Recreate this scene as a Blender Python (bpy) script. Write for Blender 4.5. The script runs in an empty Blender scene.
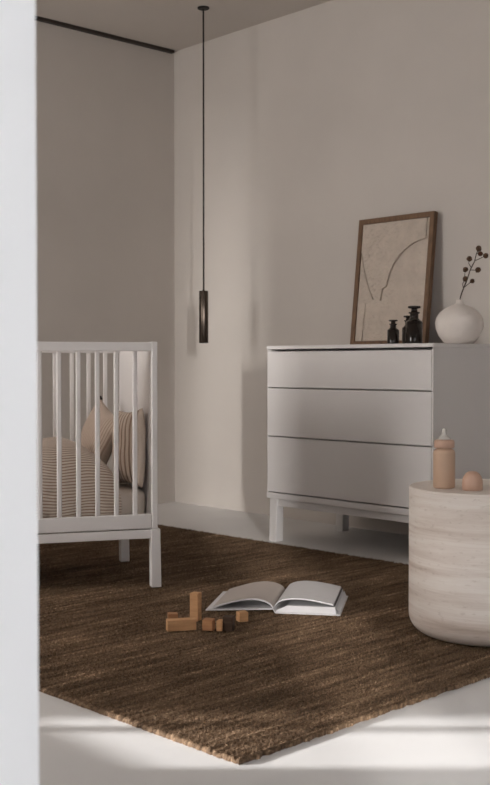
import bpy, bmesh, math, random
import numpy as np
from mathutils import Vector, Matrix, noise
from mathutils.geometry import tessellate_polygon
random.seed(7)
R = math.radians
scene = bpy.context.scene
COL = scene.collection

# ------------------------------------------------------------------ camera
F_PX = 1110.0
cam_d = bpy.data.cameras.new('camera')
cam = bpy.data.objects.new('camera', cam_d); COL.objects.link(cam)
cam.location = (0, 0, 0.8)
cam.rotation_euler = (R(90 - 1.42), 0, 0)
cam_d.sensor_fit = 'VERTICAL'; cam_d.sensor_height = 36; cam_d.sensor_width = 24
cam_d.lens = 36 * F_PX / 785
cam_d.clip_start = 0.05
cam_d.dof.use_dof = True; cam_d.dof.focus_distance = 3.3; cam_d.dof.aperture_fstop = 8.0
scene.camera = cam

# room frame: u runs along the long plaster wall, v away from it; origin is the visible corner
CO = Vector((-0.41, 6.47, 0)); RZ = math.atan2(-0.732, 0.681)
UX = Vector((math.cos(RZ), math.sin(RZ), 0)); VX = Vector((math.sin(RZ), -math.cos(RZ), 0))
def UV(u, v, z=0.0): return CO + UX * u + VX * v + Vector((0, 0, z))

# ------------------------------------------------------------------ light and exposure
W = bpy.data.worlds.new('sky'); scene.world = W; W.use_nodes = True
bgn = W.node_tree.nodes['Background']; bgn.inputs[0].default_value = (0.75, 0.82, 0.95, 1); bgn.inputs[1].default_value = 0.6

def look(o, d): o.rotation_euler = Vector(d).to_track_quat('-Z', 'Y').to_euler()
sun_d = bpy.data.lights.new('sun', 'SUN'); sun = bpy.data.objects.new('sun', sun_d); COL.objects.link(sun)
sun_d.energy = 6.4; sun_d.angle = R(0.9); sun_d.color = (1, 0.98, 0.965)
look(sun, (1.0, 0.0, -0.262)); sun.location = UV(-2, 9, 5)

def area(name, loc, d, sx, sy, power, color):
    l = bpy.data.lights.new(name, 'AREA'); l.shape = 'RECTANGLE'; l.size = sx; l.size_y = sy
    l.energy = power; l.color = color
    o = bpy.data.objects.new(name, l); COL.objects.link(o); o.location = loc; look(o, d); return o
area('nursery_window_daylight', UV(1.21, 4.78, 1.6), -VX, 0.66, 1.3, 40, (1, 0.955, 0.915))
area('hall_window_daylight', UV(12.93, 9.0, 2.28), -UX, 0.36, 1.42, 1500, (1.0, 0.97, 0.94))
area('added_corridor_light', UV(5.2, 6.62, 1.5), -VX, 1.2, 1.4, 43, (0.93, 0.97, 1.0))  # added light, brightens the near doorway jamb

vs = scene.view_settings
vs.view_transform = 'Standard'; vs.look = 'None'; vs.gamma = 1; vs.use_curve_mapping = False
vs.exposure = 0.5

# ------------------------------------------------------------------ helpers
def ob(name, bm, mat, parent=None, smooth=False, loc=None, rot=None):
    me = bpy.data.meshes.new(name)
    bm.normal_update(); bm.to_mesh(me); bm.free()
    if smooth:
        for p in me.polygons: p.use_smooth = True
    me.materials.append(mat)
    o = bpy.data.objects.new(name, me); COL.objects.link(o)
    if parent: o.parent = parent
    if loc is not None: o.location = loc
    if rot is not None: o.rotation_euler = rot
    return o
def tag(o, label, cat, group=None):
    o['label'] = label; o['category'] = cat
    if group: o['group'] = group
    return o
def thing(name, label, cat, loc=(0, 0, 0), rz=0.0, group=None, rot=None):
    o = bpy.data.objects.new(name, None); COL.objects.link(o); o.empty_display_size = 0.1
    o.location = loc; o.rotation_euler = rot if rot is not None else (0, 0, rz)
    return tag(o, label, cat, group)
def struct(o): o['kind'] = 'structure'; return o

def box(bm, x0, x1, y0, y1, z0, z1, bev=0.0, seg=2):
    vsn = [bm.verts.new(p) for p in ((x0,y0,z0),(x1,y0,z0),(x1,y1,z0),(x0,y1,z0),(x0,y0,z1),(x1,y0,z1),(x1,y1,z1),(x0,y1,z1))]
    fs = [bm.faces.new([vsn[i] for i in q]) for q in ((3,2,1,0),(4,5,6,7),(0,1,5,4),(1,2,6,5),(2,3,7,6),(3,0,4,7))]
    if bev > 0:
        es = list({e for f in fs for e in f.edges})
        bmesh.ops.bevel(bm, geom=es, offset=bev, segments=seg, profile=0.5, affect='EDGES', clamp_overlap=True)
def boxm(*a, **k):
    bm = bmesh.new(); box(bm, *a, **k); return bm
def taper(bm, top, bot, z0, z1):
    """four-sided leg: rectangles (x0,x1,y0,y1) at the top and the bottom"""
    vv = []
    for (x0, x1, y0, y1), z in ((bot, z0), (top, z1)):
        vv += [bm.verts.new(p) for p in ((x0,y0,z),(x1,y0,z),(x1,y1,z),(x0,y1,z))]
    fs = [bm.faces.new([vv[i] for i in q]) for q in ((3,2,1,0),(4,5,6,7),(0,1,5,4),(1,2,6,5),(2,3,7,6),(3,0,4,7))]
    bmesh.ops.bevel(bm, geom=list({e for f in fs for e in f.edges}), offset=0.003, segments=2, profile=0.5, affect='EDGES')
def lathe(prof, n=48, cap0=True, cap1=True, wob=None):
    bm = bmesh.new(); rings = []
    for r, z in prof:
        if r < 1e-5: rings.append([bm.verts.new((0, 0, z))])
        else:
            ring = []
            for i in range(n):
                a = 2*math.pi*i/n; k = 1.0 if not wob else wob(a, z)
                ring.append(bm.verts.new((r*k*math.cos(a), r*k*math.sin(a), z)))
            rings.append(ring)
    for a, b in zip(rings, rings[1:]):
        for i in range(n):
            j = (i+1) % n
            if len(a) == 1 and len(b) == 1: continue
            if len(a) == 1: bm.faces.new((a[0], b[j], b[i]))
            elif len(b) == 1: bm.faces.new((a[i], a[j], b[0]))
            else: bm.faces.new((a[i], a[j], b[j], b[i]))
    if cap0 and len(rings[0]) > 1: bm.faces.new(rings[0][::-1])
    if cap1 and len(rings[-1]) > 1: bm.faces.new(rings[-1])
    bmesh.ops.recalc_face_normals(bm, faces=bm.faces)
    return bm
def tube(bm, pts, rad, n=8):
    pts = [Vector(p) for p in pts]; rads = rad if isinstance(rad, (list, tuple)) else [rad]*len(pts)
    rings = []
    for i, p in enumerate(pts):
        t = (pts[min(i+1, len(pts)-1)] - pts[max(i-1, 0)]).normalized()
        a = t.orthogonal().normalized() if i == 0 else (prev - t*prev.dot(t)).normalized()
        prev = a; b = t.cross(a)
        rings.append([bm.verts.new(p + (a*math.cos(2*math.pi*k/n) + b*math.sin(2*math.pi*k/n))*rads[i]) for k in range(n)])
    for a, b in zip(rings, rings[1:]):
        for i in range(n): bm.faces.new((a[i], a[(i+1)%n], b[(i+1)%n], b[i]))
    bm.faces.new(rings[0][::-1]); bm.faces.new(rings[-1])
def arc(r, cx, cz, a0, a1, n=6):
    return [(cx + r*math.cos(R(a0+(a1-a0)*i/n)), cz + r*math.sin(R(a0+(a1-a0)*i/n))) for i in range(n+1)]

# ------------------------------------------------------------------ materials
def mat(name, color, rough=0.6, metal=0.0, spec=0.5, bump=0.0, bscale=30.0, var=0.0, vscale=4.0, stretch=(1, 1, 1), c2=None, coat=0.0, detail=4.0, bdist=0.01):
    m = bpy.data.materials.new(name); m.use_nodes = True
    nt = m.node_tree; p = nt.nodes['Principled BSDF']
    p.inputs['Base Color'].default_value = (*color, 1); p.inputs['Roughness'].default_value = rough
    p.inputs['Metallic'].default_value = metal; p.inputs['Specular IOR Level'].default_value = spec
    p.inputs['Coat Weight'].default_value = coat
    L = nt.links; tc = nt.nodes.new('ShaderNodeTexCoord'); mp = nt.nodes.new('ShaderNodeMapping')
    mp.inputs['Scale'].default_value = stretch; L.new(tc.outputs['Object'], mp.inputs[0])
    if var > 0 or c2:
        n = nt.nodes.new('ShaderNodeTexNoise'); n.inputs['Scale'].default_value = vscale; n.inputs['Detail'].default_value = detail
        L.new(mp.outputs[0], n.inputs['Vector'])
        r = nt.nodes.new('ShaderNodeValToRGB'); r.color_ramp.elements[0].position = 0.33; r.color_ramp.elements[1].position = 0.67
        a = c2 if c2 else tuple(c*(1-var) for c in color)
        r.color_ramp.elements[0].color = (*a, 1); r.color_ramp.elements[1].color = (*color, 1)
        L.new(n.outputs['Fac'], r.inputs[0]); L.new(r.outputs[0], p.inputs['Base Color'])
    if bump > 0:
        n2 = nt.nodes.new('ShaderNodeTexNoise'); n2.inputs['Scale'].default_value = bscale; n2.inputs['Detail'].default_value = 5
        L.new(mp.outputs[0], n2.inputs['Vector'])
        b = nt.nodes.new('ShaderNodeBump'); b.inputs['Strength'].default_value = bump; b.inputs['Distance'].default_value = bdist
        L.new(n2.outputs['Fac'], b.inputs['Height']); L.new(b.outputs[0], p.inputs['Normal'])
    return m
def stripes(name, base, line, freq, axis=1, width=0.42, warp=0.02, cross=0.0):
    """woven ticking stripes along one axis of the UV map"""
    m = bpy.data.materials.new(name); m.use_nodes = True; nt = m.node_tree; L = nt.links; p = nt.nodes['Principled BSDF']
    p.inputs['Roughness'].default_value = 0.9; p.inputs['Specular IOR Level'].default_value = 0.15
    p.inputs['Sheen Weight'].default_value = 0.15
    uv = nt.nodes.new('ShaderNodeTexCoord'); sp = nt.nodes.new('ShaderNodeSeparateXYZ'); L.new(uv.outputs['UV'], sp.inputs[0])
    nz = nt.nodes.new('ShaderNodeTexNoise'); nz.inputs['Scale'].default_value = 6; L.new(uv.outputs['UV'], nz.inputs['Vector'])
    ma = nt.nodes.new('ShaderNodeMath'); ma.operation = 'MULTIPLY_ADD'; L.new(nz.outputs['Fac'], ma.inputs[0]); ma.inputs[1].default_value = warp
    L.new(sp.outputs[axis], ma.inputs[2])
    mu = nt.nodes.new('ShaderNodeMath'); mu.operation = 'MULTIPLY'; mu.inputs[1].default_value = freq; L.new(ma.outputs[0], mu.inputs[0])
    fr = nt.nodes.new('ShaderNodeMath'); fr.operation = 'FRACT'; L.new(mu.outputs[0], fr.inputs[0])
    rp = nt.nodes.new('ShaderNodeValToRGB'); e = rp.color_ramp.elements
    e[0].position = width-0.1; e[0].color = (*line, 1); e[1].position = width; e[1].color = (*base, 1)
    x = rp.color_ramp.elements.new(0.97); x.color = (*base, 1); x = rp.color_ramp.elements.new(1.0); x.color = (*line, 1)
    L.new(fr.outputs[0], rp.inputs[0]); L.new(rp.outputs[0], p.inputs['Base Color'])
    n2 = nt.nodes.new('ShaderNodeTexNoise'); n2.inputs['Scale'].default_value = 25; L.new(uv.outputs['UV'], n2.inputs['Vector'])
    b = nt.nodes.new('ShaderNodeBump'); b.inputs['Strength'].default_value = 0.4; b.inputs['Distance'].default_value = 0.01
    L.new(n2.outputs['Fac'], b.inputs['Height']); L.new(b.outputs[0], p.inputs['Normal'])
    return m

M_WALL = mat('plaster_wall', (0.65, 0.60, 0.555), 0.85, spec=0.2, bump=0.25, bscale=3.0, var=0.07, vscale=1.6, bdist=0.02)
M_HALL = mat('hall_wall_paint', (0.84, 0.84, 0.85), 0.8, spec=0.2, bump=0.1, bscale=8, var=0.02, vscale=2)
M_CEIL = mat('ceiling_plaster', (0.65, 0.60, 0.555), 0.9, spec=0.15, bump=0.15, bscale=3, var=0.05, vscale=1.5)
M_FLOOR = mat('poured_floor', (0.78, 0.768, 0.76), 0.5, spec=0.35, bump=0.08, bscale=5, var=0.06, vscale=2.2)
M_TRACK = mat('dark_track', (0.03, 0.02, 0.015), 0.5)
M_WHITE = mat('white_lacquer', (0.77, 0.74, 0.725), 0.42, spec=0.4, var=0.015, vscale=5)
M_GAP = mat('dresser_carcass_paint', (0.70, 0.67, 0.665), 0.5, spec=0.3, var=0.02, vscale=5)
M_CRIB = mat('crib_white_paint', (0.86, 0.825, 0.81), 0.45, spec=0.4, var=0.015, vscale=6)
M_METAL = mat('black_metal', (0.085, 0.066, 0.054), 0.24, metal=0.85, var=0.1, vscale=20)
M_CABLE = mat('black_cable', (0.012, 0.009, 0.008), 0.6)
M_FRAMEW = mat('walnut_frame', (0.215, 0.118, 0.062), 0.55, var=0.45, vscale=18, stretch=(6, 6, 1), bump=0.2, bscale=60)
M_ART = mat('plaster_relief', (0.63, 0.54, 0.46), 0.9, spec=0.15, bump=1.0, bscale=55, var=0.12, vscale=14, bdist=0.012)
M_BOTTLE = mat('dark_amber_glass', (0.012, 0.007, 0.005), 0.12, spec=0.45)
M_VASE = mat('vase_clay', (0.87, 0.80, 0.745), 0.85, spec=0.2, bump=0.35, bscale=25, var=0.08, vscale=9)
M_STEM = mat('dry_stem', (0.06, 0.035, 0.022), 0.8, var=0.3, vscale=40)
M_POD = mat('seed_pod', (0.16, 0.085, 0.045), 0.9, bump=0.8, bscale=180, c2=(0.05, 0.026, 0.015), vscale=120)
M_POD2 = mat('reddish_seed_pod', (0.17, 0.055, 0.028), 0.9, bump=0.8, bscale=180, c2=(0.07, 0.028, 0.016), vscale=120)
M_SILI = mat('beige_silicone', (0.58, 0.40, 0.285), 0.45, spec=0.4, var=0.05, vscale=20)
M_SILI2 = mat('peach_silicone', (0.57, 0.365, 0.27), 0.35, spec=0.45, var=0.05, vscale=20)
M_NIP = bpy.data.materials.new('clear_silicone'); M_NIP.use_nodes = True
_p = M_NIP.node_tree.nodes['Principled BSDF']; _p.inputs['Base Color'].default_value = (0.86, 0.82, 0.77, 1)
_p.inputs['Roughness'].default_value = 0.25; _p.inputs['Transmission Weight'].default_value = 0.45; _p.inputs['IOR'].default_value = 1.35
M_PAGE = mat('book_paper', (0.66, 0.645, 0.65), 0.8, spec=0.2, var=0.03, vscale=30)
M_PAGEL = mat('printed_beige_page', (0.52, 0.46, 0.42), 0.7, spec=0.25, var=0.05, vscale=10)
M_COVER = mat('book_cover_cloth', (0.68, 0.66, 0.66), 0.6, var=0.03, vscale=30)
M_DKLEAF = mat('dark_leaf', (0.05, 0.042, 0.04), 0.6, var=0.1, vscale=30)
M_SHEET = mat('cot_sheet', (0.74, 0.65, 0.57), 0.9, spec=0.1, bump=0.5, bscale=14, var=0.05, vscale=8)
M_DUVET = stripes('striped_duvet_cotton', (0.80, 0.70, 0.605), (0.42, 0.295, 0.225), 1/0.0105, axis=1, warp=0.02)
M_PILA = stripes('striped_pillow_cotton', (0.70, 0.59, 0.495), (0.36, 0.245, 0.18), 1/0.028, axis=0, warp=0.012)
M_PILB = stripes('fine_striped_linen', (0.60, 0.49, 0.405), (0.42, 0.315, 0.25), 1/0.013, axis=0, warp=0.01)
M_TIP = mat('dark_brown_felt', (0.035, 0.022, 0.018), 0.9)
def wood(name, c, c2): return mat(name, c, 0.6, spec=0.3, c2=c2, vscale=26, stretch=(0.35, 3, 3), bump=0.1, bscale=60)
M_OAK = wood('beech_block', (0.68, 0.39, 0.195), (0.55, 0.295, 0.14))
M_OAK2 = wood('warm_cherry_block', (0.52, 0.27, 0.13), (0.40, 0.19, 0.09))
M_WALN = wood('walnut_block', (0.085, 0.05, 0.032), (0.055, 0.032, 0.02))
M_FRM = mat('window_frame_paint', (0.8, 0.8, 0.79), 0.5)

def travertine():
    m = bpy.data.materials.new('travertine'); m.use_nodes = True; nt = m.node_tree; L = nt.links; p = nt.nodes['Principled BSDF']
    p.inputs['Roughness'].default_value = 0.5; p.inputs['Specular IOR Level'].default_value = 0.3
    tc = nt.nodes.new('ShaderNodeTexCoord')
    mp = nt.nodes.new('ShaderNodeMapping'); mp.inputs['Scale'].default_value = (0.8, 0.8, 13); L.new(tc.outputs['Object'], mp.inputs[0])
    n = nt.nodes.new('ShaderNodeTexNoise'); n.inputs['Scale'].default_value = 1.5; n.inputs['Detail'].default_value = 7; n.inputs['Roughness'].default_value = 0.62
    n.inputs['Distortion'].default_value = 0.35
    L.new(mp.outputs[0], n.inputs['Vector'])
    r = nt.nodes.new('ShaderNodeValToRGB'); e = r.color_ramp.elements
    e[0].position = 0.30; e[0].color = (0.50, 0.395, 0.325, 1); e[1].position = 0.72; e[1].color = (0.92, 0.87, 0.82, 1)
    x = e.new(0.43); x.color = (0.70, 0.605, 0.535, 1); x = e.new(0.55); x.color = (0.83, 0.755, 0.69, 1)
    L.new(n.outputs['Fac'], r.inputs[0])
    # small pits lying in the beds
    mp2 = nt.nodes.new('ShaderNodeMapping'); mp2.inputs['Scale'].default_value = (26, 26, 75); L.new(tc.outputs['Object'], mp2.inputs[0])
    n2 = nt.nodes.new('ShaderNodeTexNoise'); n2.inputs['Scale'].default_value = 1.6; n2.inputs['Detail'].default_value = 3; L.new(mp2.outputs[0], n2.inputs['Vector'])
    r2 = nt.nodes.new('ShaderNodeValToRGB'); r2.color_ramp.elements[0].position = 0.30; r2.color_ramp.elements[0].color = (0.62, 0.56, 0.5, 1)
    r2.color_ramp.elements[1].position = 0.40; r2.color_ramp.elements[1].color = (1, 1, 1, 1); L.new(n2.outputs['Fac'], r2.inputs[0])
    mx = nt.nodes.new('ShaderNodeMix'); mx.data_type = 'RGBA'; mx.blend_type = 'MULTIPLY'; mx.inputs[0].default_value = 0.28
    L.new(r.outputs[0], mx.inputs[6]); L.new(r2.outputs[0], mx.inputs[7]); L.new(mx.outputs[2], p.inputs['Base Color'])
    b = nt.nodes.new('ShaderNodeBump'); b.inputs['Strength'].default_value = 0.2; b.inputs['Distance'].default_value = 0.003
    L.new(r2.outputs[0], b.inputs['Height']); L.new(b.outputs[0], p.inputs['Normal'])
    return m
M_TRAV = travertine()

def rugmat():
    m = bpy.data.materials.new('woven_jute'); m.use_nodes = True; nt = m.node_tree; L = nt.links; p = nt.nodes['Principled BSDF']
    p.inputs['Roughness'].default_value = 0.8; p.inputs['Specular IOR Level'].default_value = 0.25
    tc = nt.nodes.new('ShaderNodeTexCoord')
    def nz(sx, sy, det, ro=0.6):
        mp = nt.nodes.new('ShaderNodeMapping'); mp.inputs['Scale'].default_value = (sx, sy, 1); L.new(tc.outputs['Object'], mp.inputs[0])
        n = nt.nodes.new('ShaderNodeTexNoise'); n.inputs['Scale'].default_value = 1; n.inputs['Detail'].default_value = det; n.inputs['Roughness'].default_value = ro
        L.new(mp.outputs[0], n.inputs['Vector']); return n
    a = nz(4.5, 62, 3, 0.55); b = nz(105, 320, 2); c = nz(0.9, 9, 2)
    mx = nt.nodes.new('ShaderNodeMix'); mx.inputs[0].default_value = 0.52; L.new(a.outputs['Fac'], mx.inputs[2]); L.new(b.outputs['Fac'], mx.inputs[3])
    m2 = nt.nodes.new('ShaderNodeMix'); m2.inputs[0].default_value = 0.18; L.new(mx.outputs[0], m2.inputs[2]); L.new(c.outputs['Fac'], m2.inputs[3])
    r = nt.nodes.new('ShaderNodeValToRGB'); e = r.color_ramp.elements
    e[0].position = 0.38; e[0].color = (0.050, 0.029, 0.016, 1); e[1].position = 0.64; e[1].color = (0.66, 0.455, 0.30, 1)
    x = e.new(0.48); x.color = (0.140, 0.087, 0.050, 1); x = e.new(0.57); x.color = (0.275, 0.180, 0.110, 1)
    L.new(m2.outputs[0], r.inputs[0]); L.new(r.outputs[0], p.inputs['Base Color'])
    bu = nt.nodes.new('ShaderNodeBump'); bu.inputs['Strength'].default_value = 0.6; bu.inputs['Distance'].default_value = 0.004
    L.new(b.outputs['Fac'], bu.inputs['Height']); L.new(bu.outputs[0], p.inputs['Normal'])
    return m
M_RUG = rugmat()
M_GLASS = bpy.data.materials.new('window_glass'); M_GLASS.use_nodes = True
_nt = M_GLASS.node_tree; _nt.nodes.clear()
_o = _nt.nodes.new('ShaderNodeOutputMaterial'); _m = _nt.nodes.new('ShaderNodeMixShader'); _t = _nt.nodes.new('ShaderNodeBsdfTransparent'); _g = _nt.nodes.new('ShaderNodeBsdfGlossy')
_g.inputs['Roughness'].default_value = 0.02; _m.inputs[0].default_value = 0.05
_nt.links.new(_t.outputs[0], _m.inputs[1]); _nt.links.new(_g.outputs[0], _m.inputs[2]); _nt.links.new(_m.outputs[0], _o.inputs[0])

# ------------------------------------------------------------------ the place: nursery, doorway, hall
H = 2.612; H2 = 3.3; U1 = 3.98; U2 = 4.13; V1 = 4.6; HU = 12.8; HV0 = 1.3; HV1 = 9.8
def room(name, bm, m):                                     # meshes laid out as (u, -v, z) in the room frame
    o = ob(name, bm, m, loc=CO, rot=(0, 0, RZ)); return struct(o)
def ub(bm, u0, u1, v0, v1, z0, z1): box(bm, u0, u1, -v1, -v0, z0, z1)
def one(u0, u1, v0, v1, z0, z1):
    bm = bmesh.new(); ub(bm, u0, u1, v0, v1, z0, z1); return bm
room('floor', one(-0.15, HU+0.2, -0.15, HV1+0.15, -0.1, 0), M_FLOOR)
room('ceiling', one(-0.15, 6.2, -0.15, 6.65, H, H+0.1), M_CEIL)
room('ceiling_hall', one(6.2, HU+0.2, HV0-0.15, HV1+0.15, H2, H2+0.1), M_HALL)
room('wall_right', one(0, U2, -0.15, 0, 0, H), M_WALL)
room('wall_left', one(-0.15, 0, -0.15, V1+0.2, 0, H), M_WALL)
# window wall (behind the crib's foot, out of view) with its opening
WU0, WU1, WZ0, WZ1 = 0.85, 1.57, 0.66, 2.3
bm = bmesh.new()
ub(bm, 0, WU0, V1, V1+0.2, 0, H); ub(bm, WU1, U1, V1, V1+0.2, 0, H); ub(bm, WU0, WU1, V1, V1+0.2, 0, WZ0); ub(bm, WU0, WU1, V1, V1+0.2, WZ1, H)
room('wall_window_side', bm, M_WALL)
# partition with the open doorway the camera looks through
DV0, DV1, DZ = 1.5, 3.546, 2.3
bm = bmesh.new()
ub(bm, U1, U2, 0, DV0, 0, H); ub(bm, U1, U2, DV1, V1+0.2, 0, H); ub(bm, U1, U2, DV0, DV1, DZ, H)
room('wall_doorway', bm, M_HALL)
# corridor where the camera stands, and the big room behind it
CU = 6.2; CV = 6.5; AV0, AV1 = 4.07, 4.37
room('wall_hall_right', one(U2, CU, HV0-0.15, HV0, 0, H), M_HALL)
room('wall_hall_side', one(CU, HU, HV0-0.15, HV0, 0, H2), M_HALL)
bm = bmesh.new(); ub(bm, U1, U2, V1+0.2, CV, 0, H)
ub(bm, U1, 4.58, CV, CV+0.15, 0, H); ub(bm, 5.82, CU, CV, CV+0.15, 0, H); ub(bm, 4.58, 5.82, CV, CV+0.15, 0, 0.78); ub(bm, 4.58, 5.82, CV, CV+0.15, 2.22, H)
room('wall_corridor_end', bm, M_HALL)
bm = bmesh.new(); ub(bm, CU, CU+0.12, HV0, AV0, 0, H2); ub(bm, CU, CU+0.12, AV1, HV1, 0, H2); ub(bm, CU, CU+0.12, AV0, AV1, 1.98, H2)  # unseen wall added here; its slot trims the hall light to a narrow beam
room('wall_added_beam_slot', bm, M_HALL)
room('wall_hall_left', one(CU, HU, HV1, HV1+0.15, 0, H2), M_HALL)
HW0, HW1, HZ0, HZ1 = 8.80, 9.20, 1.54, 3.02
bm = bmesh.new()
ub(bm, HU, HU+0.2, HV0-0.15, HW0, 0, H2); ub(bm, HU, HU+0.2, HW1, HV1+0.15, 0, H2); ub(bm, HU, HU+0.2, HW0, HW1, 0, HZ0); ub(bm, HU, HU+0.2, HW0, HW1, HZ1, H2)
room('wall_hall_end', bm, M_HALL)
# unseen slab added outside the nursery window to narrow the sun streaks
room('wall_added_sun_block', one(-0.5, -0.3, V1+0.2, 6.16, -0.1, 5.0), M_HALL)
# windows: frame, mullion, panes
def child(name, bm, m, par): return ob(name, bm, m, par)
w1 = bpy.data.objects.new('window_1', None); COL.objects.link(w1); w1.location = CO; w1.rotation_euler = (0, 0, RZ); struct(w1)
bm = bmesh.new(); v0, v1 = V1+0.08, V1+0.12; t = 0.02
ub(bm, WU0, WU0+t, v0, v1, WZ0, WZ1); ub(bm, WU1-t, WU1, v0, v1, WZ0, WZ1); ub(bm, WU0+t, WU1-t, v0, v1, WZ0, WZ0+t); ub(bm, WU0+t, WU1-t, v0, v1, WZ1-t, WZ1)
child('window_frame', bm, M_FRM, w1)
bm = bmesh.new(); ub(bm, 1.148, 1.168, v0, v1, WZ0+t, WZ1-t); child('mullion', bm, M_FRM, w1)
for a, b in ((WU0+t, 1.148), (1.168, WU1-t)):
    bm = bmesh.new(); ub(bm, a, b, V1+0.098, V1+0.102, WZ0+t, WZ1-t); child('pane', bm, M_GLASS, w1)
w2 = bpy.data.objects.new('window_2', None); COL.objects.link(w2); w2.location = CO; w2.rotation_euler = (0, 0, RZ); struct(w2)
bm = bmesh.new(); u0, u1 = HU+0.06, HU+0.1
ub(bm, u0, u1, HW0, HW0+t, HZ0, HZ1); ub(bm, u0, u1, HW1-t, HW1, HZ0, HZ1); ub(bm, u0, u1, HW0+t, HW1-t, HZ0, HZ0+t); ub(bm, u0, u1, HW0+t, HW1-t, HZ1-t, HZ1)
child('window_frame', bm, M_FRM, w2)
bm = bmesh.new(); ub(bm, HU+0.078, HU+0.082, HW0+t, HW1-t, HZ0+t, HZ1-t); child('pane', bm, M_GLASS, w2)
w3 = bpy.data.objects.new('window_added', None); COL.objects.link(w3); w3.location = CO; w3.rotation_euler = (0, 0, RZ); struct(w3)  # unseen window added to go with the jamb light
bm = bmesh.new(); v0, v1 = CV+0.05, CV+0.09
ub(bm, 4.58, 4.60, v0, v1, 0.78, 2.22); ub(bm, 5.80, 5.82, v0, v1, 0.78, 2.22); ub(bm, 4.60, 5.80, v0, v1, 0.78, 0.80); ub(bm, 4.60, 5.80, v0, v1, 2.20, 2.22); ub(bm, 5.185, 5.215, v0, v1, 0.80, 2.20)
child('window_frame', bm, M_FRM, w3)
for a, b in ((4.60, 5.185), (5.215, 5.80)):
    bm = bmesh.new(); ub(bm, a, b, CV+0.068, CV+0.072, 0.80, 2.20); child('pane', bm, M_GLASS, w3)
# dark track where the left wall meets the ceiling
room('trim_1', one(0, 0.028, 0.02, V1, H-0.016, H), M_TRACK)

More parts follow.
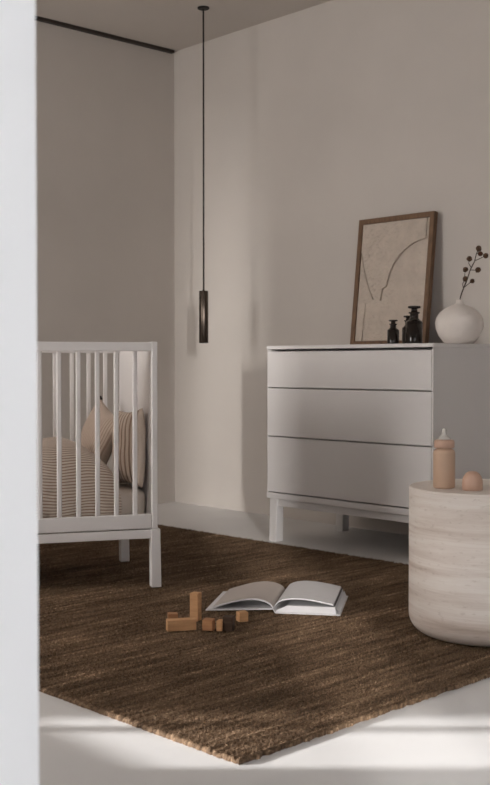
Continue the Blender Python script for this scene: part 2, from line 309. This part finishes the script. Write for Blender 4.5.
# ------------------------------------------------------------------ rug
RUGZ = 0.011
def build_rug():
    LX, LY = 2.0, 3.0                       # rows run along x
    nx, ny = 420, 1000
    x = np.linspace(0, LX, nx); y = np.linspace(0, LY, ny)
    rng = np.random.default_rng(3)
    X, Y = np.meshgrid(x, y)
    pitch = 0.0095
    row = np.floor(Y/pitch).astype(int); ph = Y/pitch - row
    z = 0.0022*np.sqrt(np.clip(np.sin(ph*np.pi), 0, 1))
    nr = row.max()+2
    z += rng.normal(0, 0.0008, nr)[row]
    z += rng.normal(0, 0.0009, (ny, nx))
    ph2 = rng.uniform(0, 6.28, nr)[row]
    z += 0.0006*np.sin(X/0.017*2*np.pi + ph2)
    Zt = np.minimum(RUGZ - 0.0034 + z, RUGZ + 0.001)
    # irregular outline
    def wob(n, s, amp):
        r = rng.normal(0, 1, n); k = np.ones(s)/s; return amp*(np.convolve(r, k, 'same')*math.sqrt(s)*0.7 + 0.6*r)
    X = X.copy(); Y = Y.copy()
    ex0 = wob(ny, 2, 0.0009); ex1 = wob(ny, 2, 0.0009); ey0 = wob(nx, 5, 0.002); ey1 = wob(nx, 5, 0.002)
    X[:, 0] += ex0; X[:, -1] += ex1; Y[0, :] += ey0; Y[-1, :] += ey1
    Zt[:, 0] -= 0.004; Zt[:, -1] -= 0.004; Zt[0, :] -= 0.003; Zt[-1, :] -= 0.003
    top = np.stack([X, Y, Zt], -1).reshape(-1, 3)
    idx = np.arange(nx*ny).reshape(ny, nx)
    f = np.stack([idx[:-1, :-1], idx[:-1, 1:], idx[1:, 1:], idx[1:, :-1]], -1).reshape(-1, 4)
    ring = np.concatenate([idx[0, :], idx[1:, -1], idx[-1, -2::-1], idx[-2:0:-1, 0]])
    low = top[ring].copy(); low[:, 2] = 0.0
    base = len(top); m = len(ring); k = np.arange(m); k2 = (k+1) % m
    sk = np.stack([ring[k], base+k, base+k2, ring[k2]], -1)
    V = np.concatenate([top, low]); Fq = np.concatenate([f, sk])
    me = bpy.data.meshes.new('woven_rug')
    me.vertices.add(len(V)); me.vertices.foreach_set('co', V.astype(np.float32).ravel())
    me.loops.add(Fq.size); me.loops.foreach_set('vertex_index', Fq.astype(np.int32).ravel())
    me.polygons.add(len(Fq)); me.polygons.foreach_set('loop_start', np.arange(0, Fq.size, 4, dtype=np.int32))
    me.polygons.foreach_set('loop_total', np.full(len(Fq), 4, dtype=np.int32))
    me.update(calc_edges=True); me.validate()
    me.polygons.foreach_set('use_smooth', np.ones(len(Fq), dtype=bool))
    me.materials.append(M_RUG)
    o = bpy.data.objects.new('woven_rug', me); COL.objects.link(o)
    o.location = (-0.012, 2.20, 0); o.rotation_euler = (0, 0, math.atan2(0.70, 0.714))
    # loose jute fibres standing out of the weave
    n = 300000
    fx = rng.uniform(0.004, LX-0.004, n); fy = rng.uniform(0.004, LY-0.004, n)
    ix = np.clip((fx/LX*(nx-1)).astype(int), 0, nx-1); iy = np.clip((fy/LY*(ny-1)).astype(int), 0, ny-1)
    fz = Zt[iy, ix] - 0.001
    an = rng.uniform(0, 2*np.pi, n); hw = rng.uniform(0.0007, 0.0015, n); hh = rng.uniform(0.003, 0.0085, n)
    lx = rng.normal(0, 0.003, n); ly = rng.normal(0, 0.002, n)
    c, sn = np.cos(an)*hw, np.sin(an)*hw
    P0 = np.stack([fx-c, fy-sn, fz], -1); P1 = np.stack([fx+c, fy+sn, fz], -1); P2 = np.stack([fx+lx, fy+ly, fz+hh], -1)
    FV = np.stack([P0, P1, P2], 1).reshape(-1, 3)
    fm = bpy.data.meshes.new('fibre_fuzz')
    fm.vertices.add(len(FV)); fm.vertices.foreach_set('co', FV.astype(np.float32).ravel())
    fm.loops.add(len(FV)); fm.loops.foreach_set('vertex_index', np.arange(len(FV), dtype=np.int32))
    fm.polygons.add(n); fm.polygons.foreach_set('loop_start', np.arange(0, 3*n, 3, dtype=np.int32)); fm.polygons.foreach_set('loop_total', np.full(n, 3, dtype=np.int32))
    fm.update(calc_edges=True); fm.materials.append(M_RUG)
    fo = bpy.data.objects.new('fibre_fuzz', fm); COL.objects.link(fo); fo.parent = o; fo['kind'] = 'stuff'
    return tag(o, 'large brown woven jute rug with ribbed rows on the pale floor', 'rug')
build_rug()

# ------------------------------------------------------------------ crib
TH = R(18)
crib = thing('baby_crib', 'white wooden slatted baby crib standing on the brown rug', 'crib', (-0.3205, 3.925, RUGZ+0.0012), TH)
CL, CW = 1.20, 0.55; ZB = -RUGZ-0.0012+0.009
z = lambda h: h + ZB
for x0 in (-0.012, -CL-0.010):
    ob('end_panel', boxm(x0, x0+0.021, -0.012, CW+0.012, z(0.212), z(0.873), bev=0.003), M_CRIB, crib)
for y0 in (-0.010, CW-0.012):
    ob('top_rail', boxm(-CL+0.012, -0.0125, y0, y0+0.022, z(0.839), z(0.871), bev=0.003), M_CRIB, crib)
    ob('bottom_rail', boxm(-CL+0.012, -0.0125, y0, y0+0.022, z(0.213), z(0.264), bev=0.003), M_CRIB, crib)
bm = bmesh.new()
box(bm, -CL-0.008, 0.012, -0.010, 0.014, z(0.178), z(0.2095), 0.002); box(bm, -CL-0.008, 0.012, CW-0.014, CW+0.010, z(0.178), z(0.2095), 0.002)
box(bm, -CL-0.008, -CL+0.016, 0.015, CW-0.015, z(0.178), z(0.2095), 0.002); box(bm, -0.012, 0.012, 0.015, CW-0.015, z(0.178), z(0.2095), 0.002)
ob('base_frame', bm, M_CRIB, crib)
ob('mattress_board', boxm(-CL+0.012, -0.013, 0.013, CW-0.013, z(0.213), z(0.228)), M_CRIB, crib)
for sx in (0, 1):
    for sy in (0, 1):
        xa = -0.016 if sx == 0 else -CL-0.014; ya = -0.013 if sy == 0 else CW-0.024
        bm = bmesh.new(); taper(bm, (xa, xa+0.034, ya, ya+0.037), (xa-0.002+0.004*(1-sx), xa+0.035+0.003*(1-sx), ya, ya+0.037), 0.0, z(0.2115))
        ob('leg', bm, M_CRIB, crib)
def slat_mesh():
    bm = bmesh.new(); box(bm, -0.0085, 0.0085, -0.006, 0.006, z(0.262), z(0.842), 0.004, 3); return bm
first = None
for y0 in (0.001, CW-0.001):
    for k in range(16):
        xx = -0.0705 - 0.0665*k
        if first is None: first = o = ob('slat', slat_mesh(), M_CRIB, crib)
        else:
            o = first.copy(); COL.objects.link(o); o.parent = crib
        o.location = (xx, y0, 0)

# crib frame -> world for what lies inside it
def crib_w(x, y, zz): return Matrix.Rotation(TH, 4, 'Z') @ Vector((x, y, 0)) + Vector((-0.3205, 3.925, zz))
def soft(bm, amp, sc, seed=0.0):
    for v in bm.verts:
        n = noise.noise_vector(v.co*sc + Vector((seed, seed, seed))); v.co += n*amp
bm = boxm(-CL+0.05, -0.016, 0.056, CW-0.050, 0, 0.115, bev=0.03, seg=5)
bmesh.ops.subdivide_edges(bm, edges=[e for e in bm.edges if e.calc_length() > 0.3], cuts=18, use_grid_fill=True)
soft(bm, 0.004, 9)
tag(ob('cot_mattress', bm, M_SHEET, smooth=True, loc=crib_w(0, 0, 0.2375), rot=(0, 0, TH)), 'cream sheeted mattress lying inside the white crib', 'mattress')

def duvet():
    bm = bmesh.new(); uvl = bm.loops.layers.uv.new('UVMap')
    nx, ny = 110, 80; x0, x1 = -1.14, -0.124; grid = []; uvs = {}
    for i in range(nx+1):
        s = i/nx; x = x0 + (x1-x0)*s
        tail = (x1-x)
        # hump profile: full height left, rounding down to the pillow side
        q = max(0.0, 1-tail/0.17)
        top = 0.10 + 0.165*math.sqrt(max(0.0, 1-q**2.4)) + 0.022*min(1.0, max(0.0, tail-0.10)/0.25) - 0.010*math.cos(x*11)
        row = []; arcl = 0; last = None
        for j in range(ny+1):
            a = math.pi*(j/ny); c = -math.cos(a); si = math.sin(a)
            yy = CW/2 + (CW/2-0.022)*math.copysign(abs(c)**0.42, c)
            zz = 0.02 + (top-0.02)*abs(si)**0.72
            yy += 0.012*math.sin(zz*30 + x*8)*0.25
            p = Vector((x + 0.02*math.sin(zz*14), yy, zz))
            nv = noise.noise_vector(Vector((x*6, yy*6, zz*6))); p += Vector((0, nv.y*0.008, nv.z*0.016))
            fold = math.sin(x*46 + 2.2*math.sin(zz*9))*0.006*(1-abs(si))**0.6
            if yy < CW/2: p.y = max(p.y + fold + 0.004, 0.0165)
            else: p.y = min(p.y - 0.004, CW-0.0165)
            if last is not None: arcl += math.hypot(p.y-last.y, p.z-last.z)
            last = p
            v = bm.verts.new(p); row.append(v); uvs[v] = (x, arcl)
        grid.append(row)
    for i in range(nx):
        for j in range(ny):
            f = bm.faces.new((grid[i][j], grid[i+1][j], grid[i+1][j+1], grid[i][j+1]))
            for l in f.loops: l[uvl].uv = uvs[l.vert]
    for g in (grid[0], grid[-1]):
        f = bm.faces.new(g)
        for l in f.loops: l[uvl].uv = uvs[l.vert]
    bmesh.ops.recalc_face_normals(bm, faces=bm.faces)
    o = ob('striped_duvet', bm, M_DUVET, smooth=True, loc=crib_w(0, 0, 0.243), rot=(0, 0, TH))
    return tag(o, 'beige and brown horizontally striped duvet heaped in the crib', 'duvet')
duvet()

def pillow(name, w, h, t, m, label, mw, seed, sharp=0.10):
    bm = bmesh.new(); uvl = bm.loops.layers.uv.new('UVMap'); n = 30; sides = []
    uvs = {}
    for sgn in (1, -1):
        g = []
        for i in range(n+1):
            row = []
            for j in range(n+1):
                a = -1+2*i/n; b = -1+2*j/n
                pin = 1 - sharp*(1-abs(b)**1.6)*abs(a)**4; pin2 = 1 - sharp*(1-abs(a)**1.6)*abs(b)**4
                px = a*w/2*pin; pz = b*h/2*pin2
                th = ((1-a*a)*(1-b*b))**0.42
                edge = i in (0, n) or j in (0, n)
                d = noise.noise(Vector((px*9+seed, pz*9, sgn*3)))*0.012*th
                py = sgn*(t/2*th) + d if not edge else 0
                if sgn == -1 and edge: row.append(sides[0][i][j]); continue
                v = bm.verts.new((px, py, pz)); row.append(v); uvs[v] = (a*w/2, b*h/2)
            g.append(row)
        sides.append(g)
        for i in range(n):
            for j in range(n):
                q = [g[i][j], g[i+1][j], g[i+1][j+1], g[i][j+1]]
                f = bm.faces.new(q if sgn == -1 else q[::-1])
                for l in f.loops: l[uvl].uv = uvs[l.vert]
    o = ob(name, bm, m, smooth=True); o.matrix_world = mw
    return tag(o, label, 'pillow')
def crib_m(x, y, zz, *rots):
    m = Matrix.Translation(crib_w(x, y, zz)) @ Matrix.Rotation(TH, 4, 'Z')
    for ax, dg in rots: m = m @ Matrix.Rotation(R(dg), 4, ax)
    return m
pa = pillow('striped_pillow', 0.26, 0.285, 0.08, M_PILA, 'bold striped beige pillow leaning upright against the crib end panel', crib_m(-0.060, 0.158, 0.498, ('Z', -80), ('X', -2), ('Y', -3)), 1.0)
pb = pillow('pointed_pillow', 0.245, 0.26, 0.09, M_PILB, 'finely striped brown-beige cushion with pointed corner behind the bold striped pillow', crib_m(-0.128, 0.392, 0.517, ('Z', -72), ('X', -16), ('Y', 20)), 4.0, sharp=0.14)
tip = ob('corner_tip', lathe([(0.0, 0.012), (0.010, 0.004), (0.011, -0.006), (0.0, -0.012)], 12), M_TIP, pb, smooth=True, loc=(-0.118, 0, 0.1255)); tip['label'] = 'small dark brown tip'

# ------------------------------------------------------------------ dresser
DW, DD = 0.934, 0.545
dr = thing('chest_of_drawers', 'white three drawer chest on legs against the plaster wall', 'dresser', UV(1.40, 0.607), RZ)
bm = bmesh.new()
box(bm, 0.0065, DW-0.0065, 0.14, DD, 0.2235, 0.8695, 0.001)
ob('body', bm, M_GAP, dr)
for x0 in (0.0, DW-0.006): ob('side_panel', boxm(x0, x0+0.006, 0.003, DD+0.001, 0.2235, 0.8698, bev=0.001), M_WHITE, dr)
ob('top_panel', boxm(-0.001, DW+0.001, -0.001, DD+0.002, 0.8702, 0.886, bev=0.0015), M_WHITE, dr)
ob('bottom_panel', boxm(-0.001, DW+0.001, 0.0, DD+0.002, 0.197, 0.223, bev=0.0015), M_WHITE, dr)
for z0, z1 in ((0.6995, 0.8595), (0.481, 0.6945), (0.2285, 0.4755)):
    ob('drawer', boxm(0.0065, DW-0.0065, 0.0, 0.039, z0, z1, bev=0.0015), M_WHITE, dr)
ob('base_rail', boxm(0.056, DW-0.056, 0.018, 0.042, 0.163, 0.1965, bev=0.002), M_WHITE, dr)
ob('base_rail', boxm(0.056, DW-0.056, DD-0.075, DD-0.050, 0.163, 0.1965, bev=0.002), M_WHITE, dr)
for x0 in (0.018, DW-0.043): ob('base_rail', boxm(x0, x0+0.025, 0.059, DD-0.090, 0.163, 0.1965, bev=0.002), M_WHITE, dr)
for sx in (0, 1):
    for sy in (0, 1):
        def rc(a, w, off=0.0):
            x0 = a if sx == 0 else DW-a-w; yo = 0.010 if sy == 0 else DD-0.040-w
            return (x0, x0+w, yo, yo+w)
        bm = bmesh.new(); taper(bm, rc(0.010, 0.044), rc(0.002, 0.047), 0.0, 0.1965)
        ob('leg', bm, M_WHITE, dr)

# ------------------------------------------------------------------ things on the dresser
TOPZ = 0.8862
def leaning_picture():
    FW, FH, FT = 0.450, 0.612, 0.028; b = 0.024
    lean = math.atan2(0.068, 0.62)
    root = thing('relief_picture', 'cream plaster relief picture in walnut frame leaning on the wall', 'picture', UV(1.462, 0.116, TOPZ+0.003), rot=(-lean, 0, RZ))
    # local: x right, y towards the wall, z up the picture
    ob('frame_bar', boxm(0, b, 0, FT, 0, FH, bev=0.0015), M_FRAMEW, root); ob('frame_bar', boxm(FW-b, FW, 0, FT, 0, FH, bev=0.0015), M_FRAMEW, root)
    mh = bpy.data.materials['walnut_frame']
    ob('frame_bar', boxm(b, FW-b, 0, FT, 0, b, bev=0.0015), mh, root); ob('frame_bar', boxm(b, FW-b, 0, FT, FH-b, FH, bev=0.0015), mh, root)
    ob('backing_board', boxm(b, FW-b, 0.022, 0.027, b, FH-b), M_FRAMEW, root)
    pw, ph = FW-2*b, FH-2*b
    ob('plaster_ground', boxm(b+0.0005, FW-b-0.0005, 0.015, 0.0215, b+0.0005, FH-b-0.0005), M_ART, root)
    def S(s, t): return (b+0.002+s*(pw-0.004), b+0.002+t*(ph-0.004))
    def smoothc(p, n=8):
        out = []
        for i in range(len(p)-1):
            p0 = p[max(i-1, 0)]; p1 = p[i]; p2 = p[i+1]; p3 = p[min(i+2, len(p)-1)]
            for k in range(n):
                t = k/n
                out.append(tuple(0.5*((2*p1[q]) + (-p0[q]+p2[q])*t + (2*p0[q]-5*p1[q]+4*p2[q]-p3[q])*t*t + (-p0[q]+3*p1[q]-3*p2[q]+p3[q])*t**3) for q in (0, 1)))
        return out + [p[-1]]
    def plate(poly, th):
        bm = bmesh.new(); fr = []; bk = []
        for s, t in poly:
            X, Z = S(s, t); fr.append(bm.verts.new((X, 0.0149-th, Z))); bk.append(bm.verts.new((X, 0.0149, Z)))
        n = len(fr)
        for tri in tessellate_polygon([[Vector((v.co.x, v.co.z, 0)) for v in fr]]):
            try: bm.faces.new([fr[i] for i in tri])
            except ValueError: pass
        for i in range(n): bm.faces.new((fr[i], bk[i], bk[(i+1) % n], fr[(i+1) % n]))
        bmesh.ops.recalc_face_normals(bm, faces=bm.faces)
        ob('relief_plate', bm, M_ART, root)
    g = 0.011
    A = smoothc([(1.0, 0.838), (0.965, 0.83), (0.78, 0.795), (0.586, 0.70), (0.48, 0.585), (0.43, 0.45)])
    A += [(0.372, 0.435), (0.36, 0.345)]
    B = smoothc([(0.01, 0.745), (0.055, 0.63), (0.145, 0.47), (0.243, 0.345)])
    plate([(x_ + g*0.6, y_ - g) for x_, y_ in A[1:]] + [(0.3705, 0.325), (0.3705, 0.0), (1.0, 0.0), (1.0, 0.825)], 0.010)
    plate([(0.0, 0.745)] + [(x_ - g*0.8, y_ - g*0.3) for x_, y_ in B[1:]] + [(0.118, 0.322), (0.098, 0.0), (0.0, 0.0)], 0.008)
    plate([(0.0, 1.0), (0.0, 0.76)] + [(x_ + g*0.5, y_ + g*0.2) for x_, y_ in B[1:]] + [(0.132, 0.342), (0.117, 0.0), (0.370, 0.0), (0.370, 0.325), (0.350, 0.345)] + [(x_ - g*0.6, y_ + g*0.5) for x_, y_ in reversed(A[1:-1])] + [(0.955, 0.845), (0.955, 1.0)], 0.010)
    bm = bmesh.new()
    tube(bm, [(S(*q)[0], 0.0055, S(*q)[1]) for q in smoothc([(0.26, 0.855), (0.19, 0.835), (0.14, 0.78), (0.12, 0.70)])], 0.0040, 6)
    ob('relief_ridge', bm, M_ART, root, smooth=True)
    ob('relief_strip', boxm(S(0.972, 0)[0], S(1.0, 0)[0], 0.003, 0.0149, S(0, 0.845)[1], S(0, 1.0)[1], bev=0.002), M_ART, root)
leaning_picture()

def jar_bottle(u, v, r, h, label, stop=True):
    root = thing('apothecary_bottle', label, 'bottle', UV(u, v, TOPZ), RZ, 'dark glass bottles on the dresser')
    hb = h*0.66; rn = r*0.50
    prof = [(0, 0.0), (r*0.94, 0.0)] + arc(r*0.08, r*0.92, r*0.08, -90, 0, 3) + [(r, hb*0.85)] + arc(r*0.3, r*0.7, hb*0.85, 0, 75, 5) + [(rn, hb+r*0.12), (rn, h*0.80), (rn*1.35, h*0.815), (rn*1.35, h*0.845), (rn*0.9, h*0.85), (0, h*0.85)]
    ob('glass_body', lathe(prof, 32), M_BOTTLE, root, smooth=True)
    sp = [(0, h*0.851), (rn*0.8, h*0.851), (rn*0.72, h*0.90)] + [(rn*0.75, h*0.93), (rn*1.5, h*0.945), (rn*1.55, h*0.985), (rn*1.4, h), (0, h)]
    ob('stopper', lathe(sp, 24), M_BOTTLE, root, smooth=True)
def at_px(px, v):                                          # u of the point v metres off the long wall seen at a photo column
    k = (px-245)/F_PX; A0 = UV(0, v); return (k*A0.y - A0.x)/(UX.x - k*UX.y)
jar_bottle(at_px(414, 0.33), 0.33, 0.036, 0.166, 'largest dark glass stoppered bottle standing nearest the round vase')
jar_bottle(at_px(393, 0.36), 0.36, 0.0255, 0.109, 'smallest dark glass stoppered bottle, leftmost of the three by the picture')
jar_bottle(at_px(408, 0.245), 0.245, 0.027, 0.131, 'middle dark glass bottle mostly hidden behind the largest bottle')

VU = at_px(459, 0.30); VP = UV(VU, 0.30, TOPZ)
prof = [(0, 0.0), (0.050, 0.0), (0.066, 0.008), (0.088, 0.035), (0.101, 0.065), (0.1045, 0.088), (0.100, 0.110), (0.086, 0.132), (0.062, 0.150), (0.036, 0.161), (0.020, 0.167), (0.0145, 0.174), (0.0135, 0.184), (0.0105, 0.186), (0.009, 0.180), (0.009, 0.15), (0, 0.15)]
prof = [(r_*0.95 if r_ > 0.015 else r_, z_) for r_, z_ in prof]
tag(ob('round_vase', lathe(prof, 56, wob=lambda a, z: 1+0.012*math.sin(2*a+z*30)+0.006*math.sin(5*a-z*50)), M_VASE, smooth=True, loc=VP), 'round cream clay vase with narrow neck on the dresser', 'vase')

br = thing('dried_branch', 'dried stem with brown seed pods standing in the round vase', 'branch', VP)
SC = 4.63/F_PX/9.8
def bp(zx, zy, d=0.0):                                     # sketch units (tenths of a photo pixel) to metres above the dresser
    return Vector(((zx-186)*SC, d, 0.186 + (690-zy)*SC))
bm = bmesh.new()
tube(bm, [Vector((0, 0, 0.155)), bp(195, 670), bp(212, 620, .002), bp(232, 570, .004), bp(262, 495, .002), bp(288, 405, -.002), bp(330, 318, -.004), bp(350, 240, -.002), bp(368, 200)], [.0022, .0026, .0026, .0024, .0022, .0021, .0019, .0017, .0014], 8)
ob('stem', bm, M_STEM, br, smooth=True)
twigs = [((240,565,.004),(280,535,.012),(320,508,.02)), ((228,580,.004),(213,540,-.004),(237,492,-.01)), ((262,495,.002),(243,450,.014),(253,395,.02)),
         ((288,403,-.002),(320,405,-.012),(357,405,-.02)), ((296,372,-.002),(279,335,.008),(290,290,.016)), ((332,312,-.004),(380,292,-.012),(430,266,-.018)), ((350,240,-.002),(372,238,.006),(395,242,.012))]
for tw in twigs:
    bm = bmesh.new(); tube(bm, [bp(*q) for q in tw], [.0017, .0014, .0012], 6); ob('twig', bm, M_STEM, br, smooth=True)
pods = [(372,192,0,1.1,M_POD), (395,240,.012,.95,M_POD2), (432,266,-.018,1.1,M_POD), (290,288,.016,1.05,M_POD), (253,393,.02,1,M_POD), (237,490,-.01,1,M_POD), (320,506,.02,.95,M_POD), (357,405,-.02,1.1,M_POD)]
pm = bmesh.new(); bmesh.ops.create_icosphere(pm, subdivisions=3, radius=0.0100)
for v in pm.verts:
    n = noise.noise(v.co*330); v.co *= 1 + 0.28*n
    v.co.z *= 1.12
podme = {}
for k, (a, b, d, s, m) in enumerate(pods):
    if m.name not in podme:
        o = ob('seed_pod', pm.copy(), m, br, smooth=False); podme[m.name] = o
    else:
        o = podme[m.name].copy(); COL.objects.link(o); o.parent = br
    o.location = bp(a, b, d); o.scale = (s, s, s); o.rotation_euler = (k*1.3, k*0.7, k*2.1)
pm.free()

# ------------------------------------------------------------------ side table and what stands on it
TC = Vector((0.708, 3.255, 0)); TR = 0.2235; TT = 0.4435
prof = [(0, RUGZ+0.0012), (TR-0.058, RUGZ+0.0012)] + arc(0.058, TR-0.058, RUGZ+0.0592, -90, 0, 10) + [(TR, TT-0.006)] + arc(0.006, TR-0.006, TT-0.006, 0, 90, 4) + [(0, TT)]
o = ob('drum_side_table', lathe(prof, 96), M_TRAV, smooth=True, loc=TC); tag(o, 'round travertine stone drum side table on the rug', 'side table')
for p in o.data.polygons: p.use_smooth = abs(p.normal.z) < 0.95
def bottle():
    root = thing('baby_bottle', 'beige baby bottle with clear teat on the stone side table', 'baby bottle', (0.577, 3.21, TT+0.0005))
    r = 0.0315
    ob('bottle_body', lathe([(0, 0), (r-0.005, 0)] + arc(0.005, r-0.005, 0.005, -90, 0, 4) + [(r, 0.098)] + arc(0.012, r-0.012, 0.102, 0, 80, 4) + [(0.021, 0.1145), (0.021, 0.118), (0, 0.118)], 40), M_SILI, root, smooth=True)
    ob('screw_collar', lathe([(0.0215, 0.1165), (0.0285, 0.1165), (0.0295, 0.119), (0.0295, 0.134), (0.0275, 0.139), (0.018, 0.1405), (0, 0.1405)], 40), M_SILI2, root, smooth=True)
    ob('teat', lathe([(0.019, 0.1408), (0.0175, 0.145), (0.012, 0.150), (0.0075, 0.155), (0.0062, 0.162), (0.0068, 0.167), (0.005, 0.172), (0, 0.1735)], 28), M_NIP, root, smooth=True)
bottle()
tag(ob('bottle_cap', lathe([(0, 0), (0.0285, 0), (0.0295, 0.003), (0.0295, 0.018), (0.0285, 0.028), (0.0255, 0.038), (0.020, 0.047), (0.012, 0.0525), (0, 0.0545)], 40), M_SILI2, smooth=True, loc=(0.648, 3.155, TT+0.0005)),
    'peach dome-shaped bottle cap lying beside the baby bottle', 'cap')

# ------------------------------------------------------------------ pendant lamp
PX, PY = -0.211, 5.675
pd = thing('pendant_lamp', 'slim black tube pendant lamp hanging from a long cable', 'pendant lamp', (PX, PY, 0.912))
top = H - 0.912
ob('ceiling_rose', lathe([(0.027, top-0.008), (0.030, top-0.006), (0.030, top), (0, top)], 32, cap0=True), M_CABLE, pd)
bm = bmesh.new(); tube(bm, [(0, 0, 0.262), (0, 0, 0.8), (0, 0, top-0.008)], 0.0042, 8); ob('cable', bm, M_CABLE, pd, smooth=True)
o = ob('tube_shade', lathe([(0.019, 0.004), (0.0225, 0.0), (0.0235, 0.002), (0.0235, 0.264), (0.0225, 0.266), (0.006, 0.266), (0.005, 0.272), (0, 0.272)], 36), M_METAL, pd, smooth=True)
for p in o.data.polygons: p.use_smooth = abs(p.normal.z) < 0.6

# ------------------------------------------------------------------ open book
def book():
    root = thing('open_book', 'open white hardcover book lying on the rug by wooden blocks', 'book', (0.092, 3.505, RUGZ+0.0012), R(-10))
    D = 0.285
    def ext(prof, y0, y1, m, name, par=root, lift=0.0):
        bm = bmesh.new(); fr = [bm.verts.new((x, y0, zz)) for x, zz in prof]; bk = [bm.verts.new((x, y1, zz+lift)) for x, zz in prof]
        n = len(prof); bm.faces.new(fr); bm.faces.new(bk[::-1])
        for i in range(n): bm.faces.new((fr[i], bk[i], bk[(i+1) % n], fr[(i+1) % n]))
        bmesh.ops.recalc_face_normals(bm, faces=bm.faces)
        bmesh.ops.triangulate(bm, faces=[f for f in bm.faces if len(f.verts) > 4])
        return ob(name, bm, m, par)
    def band(upper, th): return upper + [(x, zz-th) for x, zz in reversed(upper)]
    N = 22
    # left cover: rises gently off the rug towards the spine
    ext(band([(-0.004-0.217*i/8, 0.012*(1-i/8)+0.004) for i in range(9)], 0.0035), -0.004, D+0.004, M_COVER, 'cover_board')
    ext(band([(0.004+0.207*i/8, 0.004) for i in range(9)], 0.0035), -0.004, D+0.004, M_COVER, 'cover_board')
    ext([(-0.0038, 0.0165), (-0.0038, 0.013), (0.0038, 0.0005), (0.0038, 0.004)], -0.004, D+0.004, M_COVER, 'spine')
    # left leaves arch up and come down near the cover's outer edge
    lt = []
    for i in range(N+1):
        t = i/N; x = -0.003 - 0.195*t
        lt.append((x, 0.019 + 0.030*math.sin(math.pi*min(1, t**0.72))**0.9*(1-0.25*t) - 0.006*t))
    pl = ext(band(lt, 0.0045), 0.0, D, M_PAGE, 'page_block')
    ext(band([(x, zz+0.0012) for x, zz in lt], 0.0009), 0.003, D-0.003, M_PAGEL, 'page', pl)
    # right: thick flat block below, arched leaves above with a thin dark leaf between
    rb = [(0.006, 0.008)] + [(0.006+0.188*i/N, 0.010+0.016*min(1, i/N*5)) for i in range(N+1)]
    pr = ext([(0.0055, 0.0045), (0.197, 0.0045)] + [(x, zz) for x, zz in reversed(rb)], 0.0, D, M_PAGE, 'page_block')
    def rt(off, sc, ln):
        return [(0.004 + ln*i/N, 0.018 + off + sc*math.sin(math.pi*min(1, (i/N)**0.62))**0.9 + 0.008*(i/N)) for i in range(N+1)]
    ext(band(rt(0.0035, 0.019, 0.190), 0.0012), 0.004, D-0.004, M_DKLEAF, 'dark_page', pr)
    ext(band(rt(0.0095, 0.021, 0.184), 0.0050), 0.0, D, M_PAGE, 'page', pr)
    ext(band([(0.1985+0.008*i/2, 0.0055+0.017*(1-i/2)) for i in range(3)], 0.0010), 0.01, D-0.004, M_PAGE, 'page', pr)
book()

# ------------------------------------------------------------------ toy blocks
ZR = RUGZ + 0.0012
def block(x, y, sx, sy, sz, rz, m, label):
    o = ob('wooden_block', boxm(-sx/2, sx/2, -sy/2, sy/2, 0, sz, bev=0.0018), m, loc=(x, y, ZR), rot=(0, 0, R(rz)))
    return tag(o, label, 'toy block', 'wooden toy blocks on the rug')
block(-0.190, 3.2830, 0.087, 0.030, 0.033, 14, M_OAK, 'long pale wooden block lying flat, leftmost in front')
block(-0.152, 3.4050, 0.028, 0.028, 0.087, -24, M_OAK, 'tall pale wooden block standing upright on its end')
block(-0.219, 3.3450, 0.030, 0.028, 0.037, 10, M_OAK2, 'small reddish wooden block peeking out behind the long flat one')
block(-0.108, 3.2830, 0.031, 0.031, 0.033, -14, M_OAK2, 'small reddish wooden cube right of the long flat block')
block(-0.0735, 3.2770, 0.017, 0.030, 0.031, -12, M_OAK, 'narrow pale wooden block touching the dark walnut block')
block(-0.0480, 3.2770, 0.030, 0.030, 0.043, -16, M_WALN, 'dark walnut block among the pale ones')
block(-0.0085, 3.3970, 0.030, 0.028, 0.030, 24, M_OAK, 'small pale wooden cube nearest the open book')
